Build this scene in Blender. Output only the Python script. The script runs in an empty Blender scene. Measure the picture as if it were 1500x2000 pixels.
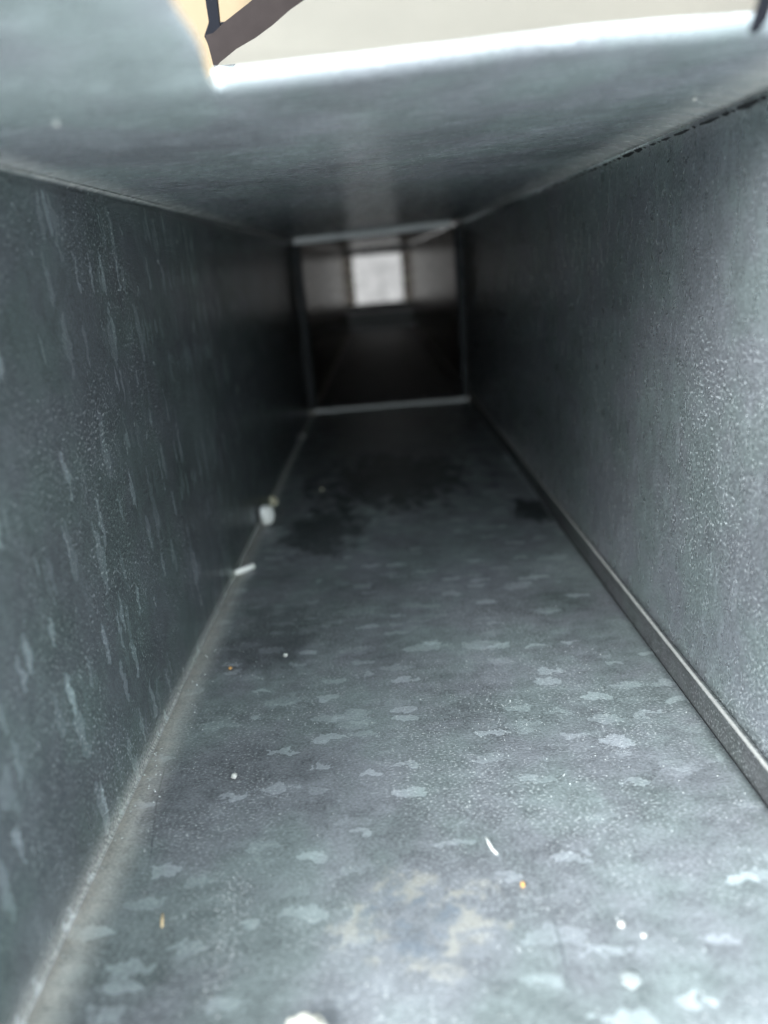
import bpy, bmesh, math, random
from mathutils import Vector, Matrix, noise

random.seed(7)
sc = bpy.context.scene
COL = sc.collection

# ------------------------------------------------------------------ camera
H = 0.15                                    # lens height above the duct floor
cam = bpy.data.cameras.new('camera')
cam_o = bpy.data.objects.new('camera', cam)
COL.objects.link(cam_o)
R = Matrix(((0.9966565, 0.0801891, 0.0156694),
            (-0.0101784, 0.3121371, -0.9499825),
            (-0.0810692, 0.9466468, 0.3119097)))
cam_o.matrix_world = Matrix.Translation((0, 0, H)) @ R.to_4x4()
cam.sensor_fit = 'VERTICAL'
cam.sensor_height = 36.0
cam.lens = 1400.0 / 2000.0 * 36.0
cam.clip_start = 0.005
cam.clip_end = 60
cam.dof.use_dof = True
cam.dof.focus_distance = 0.245
cam.dof.aperture_fstop = (cam.lens / 1000) / 0.0042
sc.camera = cam_o

# ------------------------------------------------------------------ light
world = bpy.data.worlds.new('World')
sc.world = world
world.use_nodes = True
bg = world.node_tree.nodes['Background']
bg.inputs[0].default_value = (0.87, 0.965, 1.0, 1)
bg.inputs[1].default_value = 2.3

def area(name, loc, target, size, power, col):
    l = bpy.data.lights.new(name, 'AREA')
    l.shape = 'RECTANGLE'
    l.size, l.size_y = size
    l.energy = power
    l.color = col
    o = bpy.data.objects.new(name, l)
    COL.objects.link(o)
    o.location = loc
    d = Vector(target) - Vector(loc)
    o.rotation_euler = d.to_track_quat('-Z', 'Y').to_euler()
    return o

area('room_light', (-0.46, -0.24, 0.47), (0.08, 0.10, 0.03), (0.6, 0.4), 32.0, (0.90, 0.97, 1.0))
area('far_room_light', (0.0, 2.42, 0.75), (0.0, 2.62, 0.15), (0.4, 0.3), 0.1, (1.0, 0.95, 0.92))

sc.view_settings.view_transform = 'Standard'
sc.view_settings.look = 'None'
sc.view_settings.exposure = 0.4
sc.view_settings.gamma = 1.0
sc.view_settings.use_curve_mapping = False
sc.cycles.use_denoising = True
sc.cycles.max_bounces = 7
sc.cycles.diffuse_bounces = 5
sc.cycles.glossy_bounces = 5
sc.cycles.transmission_bounces = 0
sc.cycles.use_adaptive_sampling = True
sc.cycles.adaptive_threshold = 0.03
sc.cycles.blur_glossy = 0.3
sc.cycles.sample_clamp_indirect = 6.0

# ------------------------------------------------------------------ helpers
class NT:
    """Small wrapper to write node trees compactly."""
    def __init__(self, name):
        self.m = bpy.data.materials.new(name)
        self.m.use_nodes = True
        self.t = self.m.node_tree
        self.b = self.t.nodes['Principled BSDF']
        self.dim = '3D'
        self.pos = self.t.nodes.new('ShaderNodeNewGeometry').outputs['Position']
    def n(self, typ, ins=None, **kw):
        nd = self.t.nodes.new(typ)
        for k, v in kw.items():
            setattr(nd, k, v)
        for k, v in (ins or {}).items():
            self.set(nd.inputs[k], v)
        return nd
    def set(self, sock, v):
        if isinstance(v, bpy.types.NodeSocket):
            self.t.links.new(v, sock)
        else:
            if sock.type == 'RGBA' and len(v) == 3:
                v = (*v, 1)
            sock.default_value = v
    def math(self, op, a, b=0.0, c=None, clamp=False):
        nd = self.n('ShaderNodeMath', operation=op, use_clamp=clamp)
        self.set(nd.inputs[0], a); self.set(nd.inputs[1], b)
        if c is not None:
            self.set(nd.inputs[2], c)
        return nd.outputs[0]
    def vmath(self, op, a, b):
        nd = self.n('ShaderNodeVectorMath', operation=op)
        self.set(nd.inputs[0], a); self.set(nd.inputs[1], b)
        return nd.outputs[0]
    def noise(self, vec, scale, detail=3, rough=0.55, out='Fac'):
        nd = self.n('ShaderNodeTexNoise', {'Vector': vec, 'Scale': scale, 'Detail': detail, 'Roughness': rough}, noise_dimensions=self.dim)
        return nd.outputs[out]
    def ramp(self, v, a, b, lo=0.0, hi=1.0):
        nd = self.n('ShaderNodeMapRange', {'Value': v, 'From Min': a, 'From Max': b, 'To Min': lo, 'To Max': hi},
                    interpolation_type='SMOOTHSTEP')
        return nd.outputs[0]
    def mix(self, f, a, b, blend='MIX'):
        nd = self.n('ShaderNodeMix', data_type='RGBA', blend_type=blend)
        self.set(nd.inputs[0], f); self.set(nd.inputs[6], a); self.set(nd.inputs[7], b)
        return nd.outputs[2]
    def sep(self, v):
        return self.n('ShaderNodeSeparateXYZ', {0: v}).outputs

XL, XR, XS = -0.0912, 0.0995, 0.0972      # left wall, right wall, face of the corner lip
YJ = 0.862                                 # first transverse joint
YE = 2.25                                  # far end plate
Y0 = 0.06                                 # near end of the sheet metal


def galvanised(name, tone=(0.40, 0.44, 0.455), flecks=1.0, rough=0.36, metal=0.9, grain=1.0,
               crease=True, stains=False, scale=1.0, wall=False, topgleam=False, mottle=0.5, edge=0.42, clump=(0.40, 0.64), headgleam=False, bump=0.00014, blot=0.7):
    k = NT(name)
    x, y, z = k.sep(k.pos)
    flat = k.n('ShaderNodeCombineXYZ', {0: z if wall else x, 1: y, 2: 0.0}).outputs[0]     # across, along the duct
    k.dim = '2D'
    warp = k.noise(flat, 210.0, 3, 0.55, 'Color')
    w = k.vmath('MULTIPLY', k.vmath('SUBTRACT', warp, (0.5, 0.5, 0.5)), (0.013, 0.0055, 0.013))
    p = k.vmath('ADD', flat, w)

    b1, b2, b3 = k.sep(k.noise(flat, 22.0, 3, 0.6, 'Color'))
    m1, m2, m3 = k.sep(k.noise(k.vmath('MULTIPLY', p, (120, 210, 120)), 1.0, 2, 0.6, 'Color'))
    rag = k.math('MULTIPLY', k.math('SUBTRACT', m2, 0.5), 0.55)
    def cells(sx, sy, thr, r0, r1, seed):
        q = k.vmath('ADD', k.vmath('MULTIPLY', p, (sx, sy, sx)), (seed, seed * 1.7, seed * 0.6))
        v = k.n('ShaderNodeTexVoronoi', {'Vector': q, 'Scale': 1.0}, feature='F1', voronoi_dimensions='2D')
        rnd = k.sep(v.outputs['Color'])
        amp = k.ramp(rnd[0], thr, 1.04)
        shape = k.ramp(k.math('ADD', k.math('ADD', v.outputs['Distance'], k.math('MULTIPLY', rnd[1], 0.24)), rag), r1, r0)
        return k.math('MULTIPLY', amp, shape)
    sx, sy = (56, 260) if wall else (72, 165)
    f1 = cells(sx * scale, sy * scale, 0.62, 0.43, 0.465, 3.1)
    f2 = cells(sx * 0.55 * scale, sy * 0.55 * scale, 0.74, 0.40, 0.43, 11.7)
    fine = k.noise(k.vmath('MULTIPLY', flat, (900, 1500, 900)), 1.0, 1, 0.6)
    sp = k.ramp(fine, 0.64, 0.72)
    sp = k.math('MULTIPLY', sp, k.ramp(b3, *clump))

    val = k.math('ADD', 0.70, k.math('MULTIPLY', k.math('SUBTRACT', b1, 0.5), blot))
    val = k.math('ADD', val, k.math('MULTIPLY', k.math('SUBTRACT', m1, 0.5), mottle))
    val = k.math('ADD', val, k.math('MULTIPLY', k.math('SUBTRACT', fine, 0.5), 0.6 * grain))
    for f, a in ((f1, 0.46), (f2, 0.30)):
        val = k.math('ADD', val, k.math('MULTIPLY', f, a * flecks))
    val = k.math('MAXIMUM', val, 0.06)
    hue = k.mix(k.ramp(b2, 0.36, 0.64), (tone[0] * 0.965, tone[1] * 1.015, tone[2] * 0.995),
                (tone[0] * 1.02, tone[1] * 0.985, tone[2] * 1.03))
    cv = k.n('ShaderNodeCombineColor', {0: val, 1: val, 2: val}).outputs[0]
    col = k.mix(1.0, hue, cv, 'MULTIPLY')
    rgh = k.math('ADD', rough, k.math('MULTIPLY', k.math('SUBTRACT', m2, 0.5), 0.16))

    dust = k.math('MULTIPLY', sp, 0.5 * grain)
    dcol = (0.62, 0.63, 0.62)
    if stains:
        sn = k.math('MULTIPLY', k.math('SUBTRACT', k.noise(k.vmath('MULTIPLY', flat, (70, 45, 70)), 1.0, 4, 0.65), 0.5), 1.8)
        def blob(cx, cy, rx, ry, amp, soft=0.6):
            dx = k.math('MULTIPLY', k.math('SUBTRACT', x, cx), 1 / rx)
            dy = k.math('MULTIPLY', k.math('SUBTRACT', y, cy), 1 / ry)
            d = k.math('SQRT', k.math('ADD', k.math('MULTIPLY', dx, dx), k.math('MULTIPLY', dy, dy)))
            d = k.math('ADD', d, sn)
            return k.math('MULTIPLY', k.ramp(d, 1.0 + soft * 0.3, 1.0 - soft), amp), d
        for a in ((0.0, 0.72, 0.125, 0.26, 0.6), (0.0, 0.54, 0.066, 0.085, 0.85, 0.4), (-0.058, 0.292, 0.026, 0.034, 0.45, 0.5), (0.088, 0.438, 0.015, 0.026, 0.9, 0.4),
                  (-0.046, 0.43, 0.026, 0.05, 0.75, 0.4)):
            m, _ = blob(*a)
            col = k.mix(m, col, (0.035, 0.042, 0.045))
        # dried water ring: broken pale yellow rim, bluish inside
        mi, d = blob(-0.002, 0.134, 0.0155, 0.0125, 1.0)
        inner = k.ramp(d, 1.0, 0.6)
        col = k.mix(k.math('MULTIPLY', k.math('MULTIPLY', inner, k.ramp(m3, 0.4, 0.7)), 0.5), col, (0.20, 0.24, 0.29))
        rimm = k.math('MULTIPLY', k.ramp(d, 0.60, 0.92), k.ramp(d, 1.35, 1.0))
        rimm = k.math('MULTIPLY', rimm, k.ramp(m2, 0.40, 0.62))
        col = k.mix(k.math('MULTIPLY', rimm, 0.38), col, (0.60, 0.555, 0.46))
        def scratch(cx, cy, wdt, lng, slope, amp):
            dy = k.math('SUBTRACT', y, cy)
            dx = k.math('SUBTRACT', k.math('SUBTRACT', x, cx), k.math('MULTIPLY', dy, slope))
            dx = k.math('ADD', dx, k.math('MULTIPLY', k.math('SUBTRACT', b2, 0.5), 0.004))
            m = k.math('MULTIPLY', k.ramp(k.math('ABSOLUTE', dx), wdt, wdt * 0.2), k.ramp(k.math('ABSOLUTE', dy), lng, lng * 0.6))
            return k.math('MULTIPLY', k.math('MULTIPLY', m, k.ramp(m1, 0.35, 0.55)), amp)
        for a in ((0.0302, 0.126, 0.0006, 0.014, 0.04, 0.55), (0.0405, 0.134, 0.0004, 0.009, -0.3, 0.35), (-0.0805, 0.183, 0.0004, 0.026, -0.17, 0.75)):
            col = k.mix(scratch(*a), col, (0.08, 0.09, 0.10))
    if crease:
        # beige dust settled along the bent left corner
        yk = k.ramp(y, 0.10, 0.75, 1.0, 0.42)
        nz = k.math('ADD', 0.05, k.math('MULTIPLY', fine, 1.0)) if wall else k.math('ADD', k.math('MULTIPLY', m3, 0.9), k.math('MULTIPLY', fine, 0.9))
        dx = k.math('DIVIDE', k.math('SUBTRACT', x, XL), yk)
        dz = k.math('DIVIDE', z, yk)
        band = k.math('MULTIPLY', k.ramp(dx, 0.0145, -0.004), k.ramp(dz, 0.009, -0.002))
        band = k.math('MULTIPLY', k.math('MULTIPLY', band, nz), 1.0, clamp=True)
        dust_and_gleam = k.math('MAXIMUM', dust, band)
        dc = k.mix(k.math('GREATER_THAN', band, k.math('ADD', dust, 0.02)), dcol, (0.70, 0.65, 0.585))
    else:
        dust_and_gleam, dc = dust, dcol
    if headgleam:  # highlight on the upper left bend, painted as a pale band
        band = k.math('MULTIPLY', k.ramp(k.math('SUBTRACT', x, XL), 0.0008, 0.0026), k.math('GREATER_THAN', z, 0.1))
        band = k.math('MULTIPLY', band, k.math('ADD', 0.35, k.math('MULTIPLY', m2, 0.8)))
        dc = k.mix(k.math('GREATER_THAN', band, k.math('ADD', dust_and_gleam, 0.02)), dc, (0.80, 0.765, 0.72))
        dust_and_gleam = k.math('MAXIMUM', dust_and_gleam, band)
    if topgleam:
        # warm gleam along the two upper corners, put into the colour
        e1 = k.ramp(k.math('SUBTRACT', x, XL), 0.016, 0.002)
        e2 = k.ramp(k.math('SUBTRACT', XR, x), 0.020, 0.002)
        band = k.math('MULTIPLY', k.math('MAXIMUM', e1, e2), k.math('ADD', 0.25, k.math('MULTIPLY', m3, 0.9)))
        dc = k.mix(k.math('GREATER_THAN', band, k.math('ADD', dust_and_gleam, 0.02)), dc, (0.80, 0.765, 0.72))
        dust_and_gleam = k.math('MAXIMUM', dust_and_gleam, band)
    col = k.mix(dust_and_gleam, col, dc)
    met = k.math('MULTIPLY', k.math('SUBTRACT', 1.0, dust_and_gleam), metal)
    bmp = k.n('ShaderNodeBump', {'Height': fine, 'Strength': 0.8, 'Distance': bump})
    k.b.distribution = 'GGX'
    k.b.inputs['Specular Tint'].default_value = (edge, edge, edge, 1)
    k.set(k.b.inputs['Base Color'], col)
    k.set(k.b.inputs['Metallic'], met)
    k.set(k.b.inputs['Roughness'], rgh)
    k.set(k.b.inputs['Normal'], bmp.outputs[0])
    return k.m


def plain(name, col, rough=0.8, var=0.15, scale=200.0, metal=0.0, bump=0.0, sss=0.0):
    k = NT(name)
    nz = k.noise(k.pos, scale, 4, 0.6)
    f = k.math('ADD', 1.0, k.math('MULTIPLY', k.math('SUBTRACT', nz, 0.5), var * 2))
    cv = k.n('ShaderNodeCombineColor', {0: f, 1: f, 2: f}).outputs[0]
    k.set(k.b.inputs['Base Color'], k.mix(1.0, (*col, 1), cv, 'MULTIPLY'))
    k.b.inputs['Roughness'].default_value = rough
    k.b.inputs['Metallic'].default_value = metal
    if bump:
        b = k.n('ShaderNodeBump', {'Height': k.math('MULTIPLY', nz, bump), 'Strength': 0.7, 'Distance': 1.0})
        k.set(k.b.inputs['Normal'], b.outputs[0])
    return k.m


M = {}
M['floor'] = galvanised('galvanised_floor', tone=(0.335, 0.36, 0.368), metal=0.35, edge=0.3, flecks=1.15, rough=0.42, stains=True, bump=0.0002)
M['left'] = galvanised('galvanised_left', edge=0.25, tone=(0.52, 0.58, 0.59), metal=0.80, rough=0.23, wall=True, flecks=1.5, headgleam=True, clump=(0.25, 0.75), bump=0.00022, blot=0.45, mottle=0.35)
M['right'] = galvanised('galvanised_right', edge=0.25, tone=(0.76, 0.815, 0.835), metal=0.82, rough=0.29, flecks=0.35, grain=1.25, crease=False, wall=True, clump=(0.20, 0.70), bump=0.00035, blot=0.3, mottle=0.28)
M['top'] = galvanised('galvanised_top', tone=(0.74, 0.785, 0.80), metal=0.42, rough=0.26, edge=1.0, flecks=0.45, grain=0.6, crease=False, topgleam=True, mottle=0.2)
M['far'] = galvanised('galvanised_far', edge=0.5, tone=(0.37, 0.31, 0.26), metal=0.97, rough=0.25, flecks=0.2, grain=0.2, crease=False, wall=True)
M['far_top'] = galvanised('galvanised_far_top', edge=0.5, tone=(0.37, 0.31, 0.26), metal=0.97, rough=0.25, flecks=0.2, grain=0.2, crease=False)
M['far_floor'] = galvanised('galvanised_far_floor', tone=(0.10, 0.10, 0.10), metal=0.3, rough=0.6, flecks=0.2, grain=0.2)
M['lip'] = galvanised('galvanised_lip', tone=(0.26, 0.262, 0.262), metal=0.6, rough=0.40, flecks=0.1, crease=False, wall=True)
M['cleat'] = plain('cleat_metal', (0.88, 0.88, 0.87), 0.5, 0.10, 300, 0.15)
M['ridge'] = plain('ridge_highlight', (0.56, 0.54, 0.515), 0.45, 0.3, 700, 0.5)  # paler than the lip: light caught on the fold put into colour
M['dark_cleat'] = plain('dark_cleat_metal', (0.04, 0.044, 0.048), 0.6, 0.2, 200, 0.5)
M['gap'] = plain('seam_gap_dark', (0.015, 0.016, 0.018), 0.9, 0.2)
M['plaster'] = plain('plaster_white', (0.52, 0.505, 0.475), 0.85, 0.10, 900, bump=0.0002)
M['white'] = plain('bright_white', (0.88, 0.86, 0.82), 0.8, 0.08, 700, bump=0.0002)
M['plastic'] = plain('plastic_white', (0.62, 0.62, 0.60), 0.45, 0.04, 400)
M['cream_chip'] = plain('cream_chip', (0.58, 0.55, 0.48), 0.9, 0.10, 500, bump=0.0003)
M['yellow'] = plain('pale_yellow_crumb', (0.55, 0.50, 0.36), 0.9, 0.15, 900)
M['orange'] = plain('orange_crumb', (0.55, 0.30, 0.10), 0.8, 0.2, 1200)
M['tanbit'] = plain('tan_wood_bit', (0.66, 0.50, 0.30), 0.8, 0.2, 1500)
M['dust'] = plain('dust_grain', (0.47, 0.48, 0.475), 0.9, 0.1, 900)
M['flake'] = plain('flake_grey', (0.24, 0.26, 0.26), 0.9, 0.1, 900)
M['drywall'] = plain('drywall_face', (0.24, 0.213, 0.18), 0.95, 0.14, 14)
M['wood'] = plain('pale_wood', (0.155, 0.112, 0.066), 0.85, 0.10, 60)
M['torn'] = plain('torn_edge_shaded', (0.018, 0.014, 0.0135), 0.95, 0.25, 150)  # torn edge of the cream board, its shade put into the colour
M['strap'] = plain('dark_strap', (0.006, 0.0065, 0.009), 0.95, 0.2, 200)
M['strap'].node_tree.nodes['Principled BSDF'].inputs['Specular IOR Level'].default_value = 0.1
M['torn'].node_tree.nodes['Principled BSDF'].inputs['Specular IOR Level'].default_value = 0.1
M['farwall'] = plain('pale_wall', (0.205, 0.188, 0.182), 0.95, 0.75, 26)  # strong blotches paint the uneven glare in the far opening


def tag(o, label=None, cat=None, group=None, kind=None):
    if label: o['label'] = label
    if cat: o['category'] = cat
    if group: o['group'] = group
    if kind: o['kind'] = kind
    return o

def empty(name, loc, **kw):
    o = bpy.data.objects.new(name, None)
    o.empty_display_size = 0.02
    COL.objects.link(o)
    o.location = loc
    return tag(o, **kw)

def link(name, me, mat, parent=None, smooth=True):
    o = bpy.data.objects.new(name, me)
    COL.objects.link(o)
    if mat: me.materials.append(mat)
    if smooth:
        me.polygons.foreach_set('use_smooth', [True] * len(me.polygons))
    if parent:
        o.parent = parent
        o.matrix_parent_inverse = Matrix.Translation(-parent.location)
    return o

def sheet(name, rows, mat, parent, inward, thick=0.0008):
    """rows: list of rows of points; a bent metal sheet with real thickness on its outer side."""
    nv = len(rows[0])
    verts = [tuple(p) for r in rows for p in r]
    faces = []
    for i in range(len(rows) - 1):
        for j in range(nv - 1):
            a = i * nv + j
            faces.append((a, a + 1, a + nv + 1, a + nv))
    me = bpy.data.meshes.new(name)
    me.from_pydata(verts, [], faces)
    me.update()
    if sum((p.normal.dot(Vector(inward)) for p in me.polygons)) < 0:
        me.flip_normals()
    o = link(name, me, mat, parent)
    s = o.modifiers.new('thickness', 'SOLIDIFY')
    s.thickness = thick
    s.offset = -1
    return o

def tube(bm, pts, r, seg=8, taper=None):
    rings = []
    for i, p in enumerate(pts):
        p = Vector(p)
        a = Vector(pts[max(0, i - 1)]); b = Vector(pts[min(len(pts) - 1, i + 1)])
        t = (b - a).normalized()
        s = t.cross(Vector((0, 0, 1)))
        if s.length < 1e-4: s = Vector((1, 0, 0))
        s.normalize(); u = s.cross(t)
        rr = r * (taper[i] if taper else 1)
        rings.append([bm.verts.new(p + s * rr * math.cos(2 * math.pi * q / seg) + u * rr * math.sin(2 * math.pi * q / seg)) for q in range(seg)])
    for i in range(len(rings) - 1):
        for q in range(seg):
            bm.faces.new((rings[i][q], rings[i][(q + 1) % seg], rings[i + 1][(q + 1) % seg], rings[i + 1][q]))
    bm.faces.new(rings[0][::-1]); bm.faces.new(rings[-1])

def lin(a, b, n):
    return [a + (b - a) * i / (n - 1) for i in range(n)]

def zc(x, y):
    """Height of the duct's top sheet; it opens slightly away from the cut hole."""
    u = (x - XL) / (XR - XL)
    zl = 0.15 + 0.15 * 0.19 + 0.022 * y
    zr = 0.15 + 0.15 * 0.225 + 0.021 * y
    return zl + (zr - zl) * u

def wob(x, y, z, a=0.0004):
    return a * noise.noise(Vector((x * 9, y * 6, z * 9 + 3.3)))

# ------------------------------------------------------------------ near duct section
duct = empty('duct_section', (0, 0, 0),
             label='near run of dull galvanised steel duct with a hole cut in its top sheet', cat='duct')
ys = lin(Y0, YJ - 0.001, 90)

# bottom sheet (starts after the left bend)
RB = 0.0008
xs = lin(XL + RB, XR - 0.0006, 40)
sheet('bottom_panel', [[(x, y, wob(x, y, 0) * min(1, max(0, (x - XL - RB) / 0.02)) * min(1, max(0, (0.09 - x) / 0.02))) for x in xs] for y in ys], M['floor'], duct, (0, 0, 1))

# left sheet with the rounded bends at its foot and head
def left_profile(y):
    pts = []
    for i in range(7):
        a = math.pi / 2 * i / 6
        pts.append((XL + RB - RB * math.sin(a), RB - RB * math.cos(a)))
    zt = zc(XL, y)
    r = 0.0035
    n = 26
    for i in range(1, n):
        zz = RB + (zt - r - RB) * i / n
        pts.append((XL + wob(0, y, zz, 0.0006), zz))
    for i in range(6):
        a = math.pi / 2 * i / 5
        pts.append((XL + r - r * math.cos(a), zt - r + r * math.sin(a)))
    return pts
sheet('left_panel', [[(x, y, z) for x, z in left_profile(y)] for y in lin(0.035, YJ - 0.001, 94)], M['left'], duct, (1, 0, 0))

# right sheet
def right_profile(y):
    zt = zc(XR, y) - 0.0012
    return [(XR + wob(5, y, zz, 0.0006), zz) for zz in lin(0.0, zt, 30)]
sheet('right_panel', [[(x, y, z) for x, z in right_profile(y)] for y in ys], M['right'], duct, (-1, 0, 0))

# top sheet: full width beyond the hole, curled up at the cut edge
YR = 0.1455
XC = -0.0255
def top_z(x, y):
    z = zc(x, y) + wob(x, y, 9, 0.0007)
    e = max(0.0, (x - (XR - 0.014)) / 0.014)
    z -= 0.0026 * e * e
    e = max(0.0, ((XL + 0.012) - x) / 0.012)
    z -= 0.0008 * e * e
    t = max(0.0, 0.20 - y)                          # slight rise towards the cut on the right
    z += 0.8 * t * t * max(0.0, min(1.0, (x - XC) / 0.07))
    return z
def lift(x, y):
    """how far the left strip has been pried up towards the hole"""
    wgt = 0.25 + 0.75 * max(0.0, min(1.0, (x - XL) / (-0.026 - XL))) ** 1.3
    t = max(0.0, 0.1478 - y)
    return wgt * (0.36 * t * t / (t + 0.012))
YB = 0.180
curl = []                                          # sheet turned up along the cut, tighter towards its edge
cy, cz_, ang = 0.0, 0.0, 0.0
for i in range(16):
    curl.append((cy, cz_))
    ang = math.radians(86) * ((i + 1) / 16) ** 0.85
    cy -= 0.00042 * math.cos(ang)
    cz_ += 0.00032 * math.sin(ang)
curl = curl[::-1]
def rim_y(x):
    return YR + 0.003 + 0.014 * (x + 0.025) / 0.12 + 0.0002 * math.sin(x * 90) + 0.0001 * math.sin(x * 390 + 1)
xa = lin(XL + 0.0035, XC, 34)
xb = lin(XC, XR - 0.0004, 50)
grids = [[[(x, y, top_z(x, y)) for x in xa + xb[1:]] for y in lin(YB, YJ - 0.001, 110)]]
rim = [[(x, rim_y(x) + dy, top_z(x, rim_y(x)) + dz) for x in xb] for dy, dz in curl]
FS = (0.15, 0.3, 0.45, 0.6, 0.75, 0.88, 1.0)
for f in FS:
    rim.append([(x, rim_y(x) + (YB - rim_y(x)) * f, top_z(x, rim_y(x) + (YB - rim_y(x)) * f)) for x in xb])
grids.append(rim)
# the left strip beside the hole is pried up at its free edge
grids.append([[(x + (0.0 if x < XC - 1e-6 else 0.0005 * math.sin(y * 300) * (y < 0.145)), y, top_z(x, y) + lift(x, y)) for x in xa]
              for y in lin(Y0, rim_y(XC), 34) + [rim_y(XC) + (YB - rim_y(XC)) * f for f in FS]])
verts, faces = [], []
for g in grids:
    base, nv = len(verts), len(g[0])
    verts += [p for r in g for p in r]
    faces += [(base + i * nv + j, base + i * nv + j + 1, base + (i + 1) * nv + j + 1, base + (i + 1) * nv + j)
              for i in range(len(g) - 1) for j in range(nv - 1)]
me = bpy.data.meshes.new('top_panel')
me.from_pydata(verts, [], faces)
bm = bmesh.new(); bm.from_mesh(me)
bmesh.ops.remove_doubles(bm, verts=bm.verts[:], dist=0.00003)
bmesh.ops.recalc_face_normals(bm, faces=bm.faces[:])
bm.normal_update()
if sum(f.normal.z for f in bm.faces) > 0:
    bmesh.ops.reverse_faces(bm, faces=bm.faces[:])
bm.to_mesh(me); bm.free()
top = link('top_panel', me, M['top'], duct)
sol = top.modifiers.new('thickness', 'SOLIDIFY')
sol.thickness = 0.0008
sol.offset = -1

# ragged dark gap where the top sheet meets the right wall
bm = bmesh.new()
yy = 0.17
while yy < 0.42:
    ln = random.choice((0.002, 0.003, 0.005, 0.009, 0.014)) * random.uniform(0.7, 1.2)
    t = random.uniform(0.00015, 0.0006)
    z0 = top_z(XR, yy) - 0.0014
    z1 = top_z(XR, yy + ln) - 0.0014
    vs = [bm.verts.new(v) for v in ((XR - 0.0004, yy, z0), (XR - 0.0004, yy + ln, z1),
                                    (XR - 0.0012, yy + ln * 0.9, z1 + t), (XR - 0.0012, yy + ln * 0.1, z0 + t),
                                    (XR - 0.0004, yy + ln * 0.5, z0 - t))]
    bm.faces.new((vs[0], vs[4], vs[1], vs[2], vs[3]))
    yy += ln + random.uniform(0.0002, 0.004)
me = bpy.data.meshes.new('seam_gap'); bm.to_mesh(me); bm.free()
link('seam_gap', me, M['gap'], duct, False)

# folded lip along the foot of the right wall
def lip(y0, y1, parent, mat, ridge):
    prof = [(XS + 0.0012, 0.0004), (XS + 0.0002, 0.0007), (XS, 0.0016), (XS + 0.0003, 0.0060), (XS - 0.0001, 0.0100),
            (XS - 0.0005, 0.0112), (XS - 0.0003, 0.0121), (XS + 0.0004, 0.0127), (XS + 0.0012, 0.0125), (XS + 0.0022, 0.0116)]
    rr = [[(x + wob(2, y, 1, 0.0004), y, z + wob(4, y, 2, 0.0005)) for x, z in prof] for y in lin(y0, y1, 60)]
    o = sheet('corner_lip', rr, mat, parent, (-1, 0, 0), 0.0006)
    g = bmesh.new()
    a = [g.verts.new((XS - 0.0004 + wob(7, y, 1, 0.0005), y, 0.0006)) for y in lin(y0, y1, 60)]
    b = [g.verts.new((XS + 0.0014, y, 0.0006)) for y in lin(y0, y1, 60)]
    for i in range(59):
        g.faces.new((a[i], b[i], b[i + 1], a[i + 1]))
    m2 = bpy.data.meshes.new('lip_gap'); g.to_mesh(m2); g.free()
    link('lip_gap', m2, M['gap'], o, False)
    g = bmesh.new()
    tube(g, [(XS - 0.0002 + wob(2, y, 1, 0.0004), y, 0.0124 + wob(4, y, 2, 0.0005)) for y in lin(y0, y1, 80)], 0.0006, 8)
    m3 = bpy.data.meshes.new('lip_ridge'); g.to_mesh(m3); g.free()
    link('lip_ridge', m3, ridge, o)
    return o
lip(Y0, YJ - 0.012, duct, M['lip'], M['ridge'])

# ------------------------------------------------------------------ far duct section
far = empty('duct_section', (0, YJ, 0),
            label='dark far run of galvanised duct beyond the cross joint', cat='duct')
fy = lin(YJ + 0.001, YE, 40)
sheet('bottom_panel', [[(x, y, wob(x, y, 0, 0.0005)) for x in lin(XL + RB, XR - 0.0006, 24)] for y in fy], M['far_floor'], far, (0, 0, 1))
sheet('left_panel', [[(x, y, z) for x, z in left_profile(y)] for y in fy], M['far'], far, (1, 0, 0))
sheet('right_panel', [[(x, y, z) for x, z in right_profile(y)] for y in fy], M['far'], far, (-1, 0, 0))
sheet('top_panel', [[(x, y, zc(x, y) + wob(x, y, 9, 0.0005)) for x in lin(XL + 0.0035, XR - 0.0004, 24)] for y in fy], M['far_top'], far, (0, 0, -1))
lip(YJ + 0.012, YE - 0.002, far, M['lip'], M['ridge'])

def box(name, x0, x1, y0, y1, z0, z1, mat, parent=None, bev=0.0006, jit=0.0):
    bm = bmesh.new()
    bmesh.ops.create_cube(bm, size=1)
    for v in bm.verts:
        v.co = Vector((x0 + (v.co.x + 0.5) * (x1 - x0), y0 + (v.co.y + 0.5) * (y1 - y0), z0 + (v.co.z + 0.5) * (z1 - z0)))
        if jit:
            v.co += Vector([random.uniform(-jit, jit) for _ in range(3)])
    if bev:
        bmesh.ops.bevel(bm, geom=bm.edges[:], offset=bev, segments=2, affect='EDGES')
    me = bpy.data.meshes.new(name); bm.to_mesh(me); bm.free()
    return link(name, me, mat, parent, False)

# far end plate: a low sill under a wide opening
plate = empty('end_plate', (0, YE, 0), label='flat steel plate closing the foot of the duct below its bright far opening', cat='end plate')
box('sill_plate', XL - 0.002, XR + 0.002, YE + 0.001, YE + 0.003, -0.002, 0.054, M['lip'], plate, 0.0004)
box('sill_fold', XL - 0.002, XR + 0.002, YE + 0.002, YE + 0.03, 0.0545, 0.074, M['gap'], plate, 0)
box('jamb', XL - 0.002, XL + 0.024, YE + 0.004, YE + 0.03, 0.075, 0.236, M['far'], plate, 0.002)
box('jamb', XR - 0.022, XR + 0.002, YE + 0.004, YE + 0.03, 0.075, 0.236, M['far'], plate, 0.002)
box('head_plate', XL - 0.002, XR + 0.002, YE + 0.003, YE + 0.03, 0.212, 0.25, M['gap'], plate, 0.002)

fw = box('wall', -0.7, 0.7, 2.62, 2.70, -0.4, 0.8, M['farwall'], None, 0)
tag(fw, 'pale lit wall seen through the small far opening of the duct', 'wall')

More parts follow.
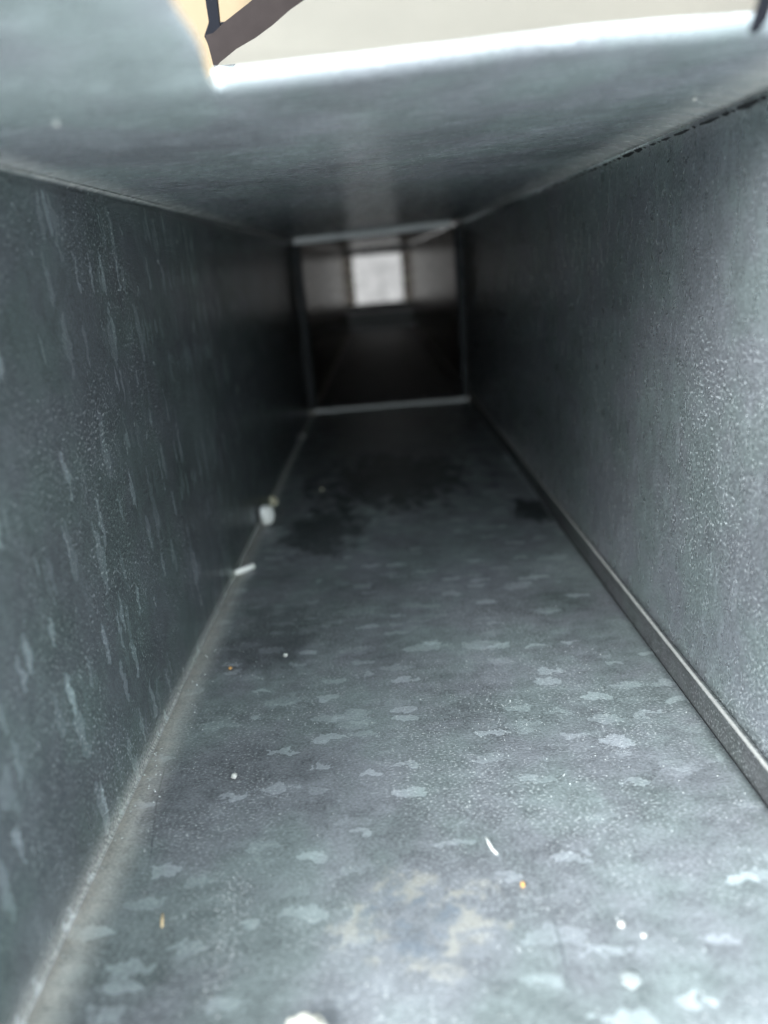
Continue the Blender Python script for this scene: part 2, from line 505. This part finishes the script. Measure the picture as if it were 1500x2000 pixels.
# ------------------------------------------------------------------ cross joint
joint = empty('cross_joint', (0, YJ, 0), label='slip joint frame of metal cleats across the duct at mid depth', cat='duct joint')
def cleat(name, x0, z0, x1, z1, depth, hgt, up, mat):
    """hemmed strip from (x0,z0) to (x1,z1); hgt measured along up"""
    bm = bmesh.new()
    prof = [(-depth, 0), (-depth - 0.0008, 0.0008), (-depth - 0.0008, hgt - 0.0008), (-depth, hgt), (0.004, hgt), (0.004, 0)]
    ux, uz = up
    N = 24
    rings = []
    for i in range(N + 1):
        t = i / N
        j = 0.0002 * math.sin(i * 1.7)
        rings.append([bm.verts.new((x0 + (x1 - x0) * t + ux * (h + j), YJ + d, z0 + (z1 - z0) * t + uz * (h + j))) for d, h in prof])
    for i in range(N):
        for q in range(len(prof)):
            q2 = (q + 1) % len(prof)
            bm.faces.new((rings[i][q], rings[i][q2], rings[i + 1][q2], rings[i + 1][q]))
    bm.faces.new(rings[0]); bm.faces.new(rings[-1][::-1])
    bmesh.ops.recalc_face_normals(bm, faces=bm.faces[:])
    me = bpy.data.meshes.new(name); bm.to_mesh(me); bm.free()
    return link(name, me, mat, joint, False)
zl, zr = zc(XL, YJ), zc(XR, YJ)
cleat('top_cleat', XL - 0.002 + 0.004, zl - 0.0062, XR - 0.012, zr - 0.0062, 0.004, 0.0060, (0, 1), M['cleat'])
cleat('bottom_cleat', XL + 0.004, 0.0004, XS - 0.002, 0.0004, 0.003, 0.0030, (0, 1), M['cleat'])
cleat('side_cleat', XL + 0.0004, 0.004, XL + 0.0004, zl - 0.002, 0.003, 0.006, (1, 0), M['dark_cleat'])
cleat('side_cleat', XR - 0.0004, 0.004, XR - 0.0004, zr - 0.002, 0.003, 0.007, (-1, 0), M['dark_cleat'])
cleat('side_edge', XL + 0.0068, 0.006, XL + 0.0068, zl - 0.009, 0.002, 0.0012, (1, 0), M['dark_cleat'])
cleat('side_edge', XR - 0.0078, 0.006, XR - 0.0078, zr - 0.009, 0.002, 0.0014, (-1, 0), M['dark_cleat'])

# ------------------------------------------------------------------ what shows through the hole
def slab(name, pts, y0, y1, mat, label, cat):
    """outline in x,z extruded between y0 and y1"""
    bm = bmesh.new()
    a = [bm.verts.new((x, y0, z)) for x, z in pts]
    b = [bm.verts.new((x, y1, z)) for x, z in pts]
    bm.faces.new(a); bm.faces.new(b[::-1])
    n = len(pts)
    for i in range(n):
        bm.faces.new((a[i], b[i], b[(i + 1) % n], a[(i + 1) % n]))
    bmesh.ops.recalc_face_normals(bm, faces=bm.faces[:])
    me = bpy.data.meshes.new(name); bm.to_mesh(me); bm.free()
    return tag(link(name, me, mat, None, False), label, cat)
front = [(-0.078, 0.3, 0.205), (-0.046, 0.2735, 0.2216), (-0.0396, 0.2697, 0.2239), (-0.0324, 0.2668, 0.2258), (-0.0264, 0.2636, 0.2278), (-0.0199, 0.2595, 0.2303), (-0.0137, 0.2564, 0.2322), (-0.0034, 0.2513, 0.2354), (0.0, 0.2093, 0.2616), (0.2093, 0.2093, 0.2616), (0.3, 0.3, 0.205)]
bm = bmesh.new()
a = [bm.verts.new(p) for p in front]
b = [bm.verts.new((x + 0.001, y + 0.0060, z + 0.0012)) for x, y, z in front]
bm.faces.new(a); bm.faces.new(b[::-1])
for i in range(len(a)):
    bm.faces.new((a[i], b[i], b[(i + 1) % len(a)], a[(i + 1) % len(a)]))
bmesh.ops.recalc_face_normals(bm, faces=bm.faces[:])
me = bpy.data.meshes.new('wall_board'); bm.to_mesh(me); bm.free()
tag(link('wall_board', me, M['drywall'], None, False), 'pale cream board leaning above the bright cut rim of the duct', 'wall board')
slab('torn_edge_strip', [(-0.0480, 0.2170), (-0.0498, 0.2300), (-0.0472, 0.2304), (-0.0425, 0.2335), (-0.0345, 0.2378), (-0.0278, 0.2418),
                    (-0.0175, 0.2445), (-0.006, 0.252), (0.010, 0.252), (0.0, 0.2358), (-0.012, 0.2322), (-0.0264, 0.2272), (-0.0385, 0.2225)], 0.2745, 0.2765,
     M['torn'], 'dark brown strip curving along the shaded torn left edge of the cream board', 'felt strip')
slab('wood_board', [(-0.20, 0.20), (-0.20, 0.36), (0.05, 0.36), (0.05, 0.20)], 0.350, 0.370,
     M['wood'], 'pale tan wooden board behind the dark strip at top left', 'board')
slab('metal_strap', [(-0.0560, 0.226), (-0.0575, 0.2395), (-0.0590, 0.2435), (-0.0565, 0.2480), (-0.0570, 0.275), (-0.0515, 0.275),
                     (-0.0525, 0.2480), (-0.0520, 0.2400), (-0.0505, 0.230)], 0.322, 0.325,
     M['strap'], 'dark upright metal strap in front of the tan board', 'strap')
bm = bmesh.new()
tube(bm, [(-0.056, 0.335, 0.2510), (-0.040, 0.334, 0.2508), (-0.028, 0.334, 0.2520), (-0.010, 0.335, 0.2535)], 0.0006)
me = bpy.data.meshes.new('wire'); bm.to_mesh(me); bm.free()
tag(link('wire', me, M['strap']), 'thin dark wire crossing the tan board at the top', 'wire')
slab('hanging_strap', [(0.0708, 0.1866), (0.0722, 0.1860), (0.0738, 0.1880), (0.0750, 0.193), (0.0765, 0.300), (0.0745, 0.300), (0.0722, 0.1915)],
     0.1490, 0.1502, M['strap'], 'dark strap end hanging in the top right corner', 'strap')

# ------------------------------------------------------------------ loose debris on the duct floor
def lump(name, loc, size, mat, label, cat, seed, rot=0.0, jag=0.25, sub=2, flat=0.0, group=None):
    bm = bmesh.new()
    bmesh.ops.create_icosphere(bm, subdivisions=sub, radius=1)
    for v in bm.verts:
        d = 1 + jag * noise.noise(v.co * 1.6 + Vector((seed * 3.1, seed, 1.7))) + jag * 0.5 * noise.noise(v.co * 4 + Vector((seed, 5, 2)))
        v.co = Vector((v.co.x * size[0], v.co.y * size[1], v.co.z * size[2])) * d
    zmin = min(v.co.z for v in bm.verts)
    for v in bm.verts:
        v.co.z = max(v.co.z, zmin * 0.75) - zmin * 0.75
    me = bpy.data.meshes.new(name); bm.to_mesh(me); bm.free()
    o = link(name, me, mat, None, sub > 1)
    o.location = loc
    o.rotation_euler = (0, 0, rot)
    return tag(o, label, cat, group)

lump('plaster_pebble', (-0.0852, 0.452, 0.0002), (0.0046, 0.0056, 0.0075), M['white'], 'largest white pebble in the dusty left corner of the duct', 'pebble', 1, 0.4, 0.22, 3)
lump('plaster_crumb', (-0.0868, 0.492, 0.0002), (0.0036, 0.0045, 0.0042), M['yellow'], 'pale yellowish crumb just behind the white pebble', 'crumb', 2, 0.2, 0.3)
bm = bmesh.new()
tube(bm, [(-0.0905, 0.3655, 0.0016), (-0.088, 0.3680, 0.0017), (-0.0845, 0.3715, 0.0017), (-0.0818, 0.3742, 0.0016)], 0.0017, 10, (0.85, 1, 1, 0.95))
me = bpy.data.meshes.new('plastic_stick'); bm.to_mesh(me); bm.free()
tag(link('plastic_stick', me, M['white']), 'short white stick lying across the dusty left corner', 'stick')
lump('cream_chip', (-0.0268, 0.1072, 0.0), (0.0040, 0.0032, 0.0042), M['cream_chip'], 'large cream chip at the very bottom edge, broken and jagged', 'chip', 5, 0.3, 0.55, 3)
bm = bmesh.new()
tube(bm, [(0.0178, 0.1595, 0.0011), (0.0183, 0.1575, 0.0008), (0.0190, 0.1555, 0.0005), (0.0200, 0.1538, 0.0006)], 0.0005, 7, (0.8, 1, 1, 0.7))
me = bpy.data.meshes.new('metal_shaving'); bm.to_mesh(me); bm.free()
tag(link('metal_shaving', me, M['plastic']), 'curved pale shaving lying alone on the lower right floor', 'shaving')
lump('orange_crumb', (0.0247, 0.1432, 0.0), (0.0006, 0.0008, 0.0008), M['orange'], 'tiny orange crumb below the pale shaving', 'crumb', 6, 0, 0.3)
bm = bmesh.new()
tube(bm, [(-0.0674, 0.1422, 0.0005), (-0.0669, 0.1402, 0.0005), (-0.0664, 0.1383, 0.0005)], 0.0004, 6, (0.8, 1, 0.8))
me = bpy.data.meshes.new('wood_sliver'); bm.to_mesh(me); bm.free()
tag(link('wood_sliver', me, M['tanbit']), 'thin tan wood sliver on the lower left floor', 'sliver')
lump('white_crumb', (0.0454, 0.1297, 0.0), (0.0009, 0.0008, 0.0008), M['plaster'], 'bright white crumb on the lower right floor, larger of a pair', 'crumb', 8, 0, 0.35)
lump('white_crumb', (0.0495, 0.1266, 0.0), (0.0007, 0.0006, 0.0005), M['plaster'], 'smaller white crumb to the right of the bright white crumb', 'crumb', 9, 0, 0.35)
lump('plaster_flake', (0.0430, 0.1163, 0.0), (0.0024, 0.0022, 0.0004), M['flake'], 'flat pale flake near the bottom right of the floor', 'flake', 10, 0.5, 0.4)
lump('pink_crumb', (-0.0589, 0.1943, 0.0), (0.0010, 0.0012, 0.0009), M['plaster'], 'pale pinkish crumb resting on a light patch left of centre', 'crumb', 11, 0.2, 0.4)
lump('tan_crumb', (-0.0737, 0.2640, 0.0), (0.0008, 0.0008, 0.0006), M['orange'], 'tiny orange crumb beside the dusty left corner', 'crumb', 12, 0, 0.4)
lump('white_crumb', (-0.0514, 0.2712, 0.0), (0.0010, 0.0009, 0.0008), M['plaster'], 'white crumb at the edge of the dark stain left of centre', 'crumb', 13, 0, 0.4)
lump('white_crumb', (-0.0880, 0.7195, 0.0), (0.0024, 0.0026, 0.0022), M['plaster'], 'white crumb far along the dusty left corner', 'crumb', 14, 0, 0.3)
lump('tan_crumb', (-0.0540, 0.5223, 0.0), (0.0012, 0.0014, 0.0010), M['yellow'], 'small yellowish crumb on the dark stained floor', 'crumb', 15, 0, 0.3)
lump('white_crumb', (0.1111 - 0.016, 1.335, 0.0), (0.0030, 0.0030, 0.0026), M['plaster'], 'pale crumb far beyond the cross joint on the right', 'crumb', 16, 0, 0.3)
for i, (x, y, s, lab) in enumerate(((-0.0657, 0.915, 0.0017, 'pale crumb just past the cross joint, leftmost of its row'),
                                    (0.0102, 0.905, 0.0014, 'pale crumb just past the cross joint, middle of its row'),
                                    (0.0485, 0.902, 0.0017, 'pale crumb just past the cross joint, rightmost of its row'),
                                    (0.0763, 0.7693, 0.0014, 'pale crumb just before the cross joint on the right'))):
    lump('white_crumb', (x, y, 0.0), (s, s, s * 0.8), M['plaster'], lab, 'crumb', 20 + i, 0, 0.3)

lump('plaster_crumb', (-0.0586, 0.154, 0.1822), (0.0006, 0.0006, 0.0004), M['plaster'], 'pale speck stuck under the top sheet at upper left', 'crumb', 31, 0, 0.3)
lump('plaster_crumb', (0.0864, 0.2103, 0.1866), (0.0006, 0.0006, 0.0005), M['plaster'], 'pale speck stuck under the top sheet near the right corner', 'crumb', 32, 0, 0.3)

# countless fine grains of dust on the floor and along the left bend
verts, faces = [], []
def grain(x, y, z, s):
    b = len(verts)
    q = [Vector((random.gauss(0, 1), random.gauss(0, 1), random.gauss(0, 1))).normalized() * s for _ in range(2)]
    j = lambda: random.uniform(0.7, 1.3) * s
    verts.extend([(x + j(), y, z + s * .4), (x, y + j(), z + s * .4), (x - j(), y, z + s * .4), (x, y - j(), z + s * .4), (x, y, z + s * 1.3), (x, y, z - s * .2)])
    for a, c in ((0, 1), (1, 2), (2, 3), (3, 0)):
        faces.append((b + a, b + c, b + 4)); faces.append((b + c, b + a, b + 5))
n = 0
while n < 2600:
    y = 0.10 + 0.62 * random.random() ** 1.8
    x = random.uniform(XL + 0.005, XS - 0.002)
    d = noise.noise(Vector((x * 38, y * 30, 4.2))) + 0.45 * noise.noise(Vector((x * 110, y * 90, 1.2)))
    if random.random() > max(0.04, 0.25 + 1.3 * d):
        continue
    grain(x, y, 0.0, random.choice((0.00008, 0.00010, 0.00012, 0.00015, 0.00022)) * (1 + y))
    n += 1
for i in range(260):                               # powdery patch at lower left
    grain(random.gauss(-0.0505, 0.0035), random.gauss(0.133, 0.010), 0.0, random.uniform(0.00012, 0.00028))
for i in range(450):                               # glittering patch in the middle
    grain(random.gauss(0.022, 0.020), random.gauss(0.225, 0.020), 0.0, random.uniform(0.00010, 0.00022))
for i in range(500):
    y = 0.12 + 0.75 * random.random()
    t = random.random() ** 2
    grain(XL + 0.002 + 0.010 * t, y, 0.0008 * (1 - t), random.uniform(0.00015, 0.0004) * (0.8 + y * 0.8))
me = bpy.data.meshes.new('dust_grains')
me.from_pydata(verts, [], faces)
tag(link('dust_grains', me, M['dust'], None, False), 'fine pale dust grains scattered over the duct floor', 'dust', None, 'stuff')
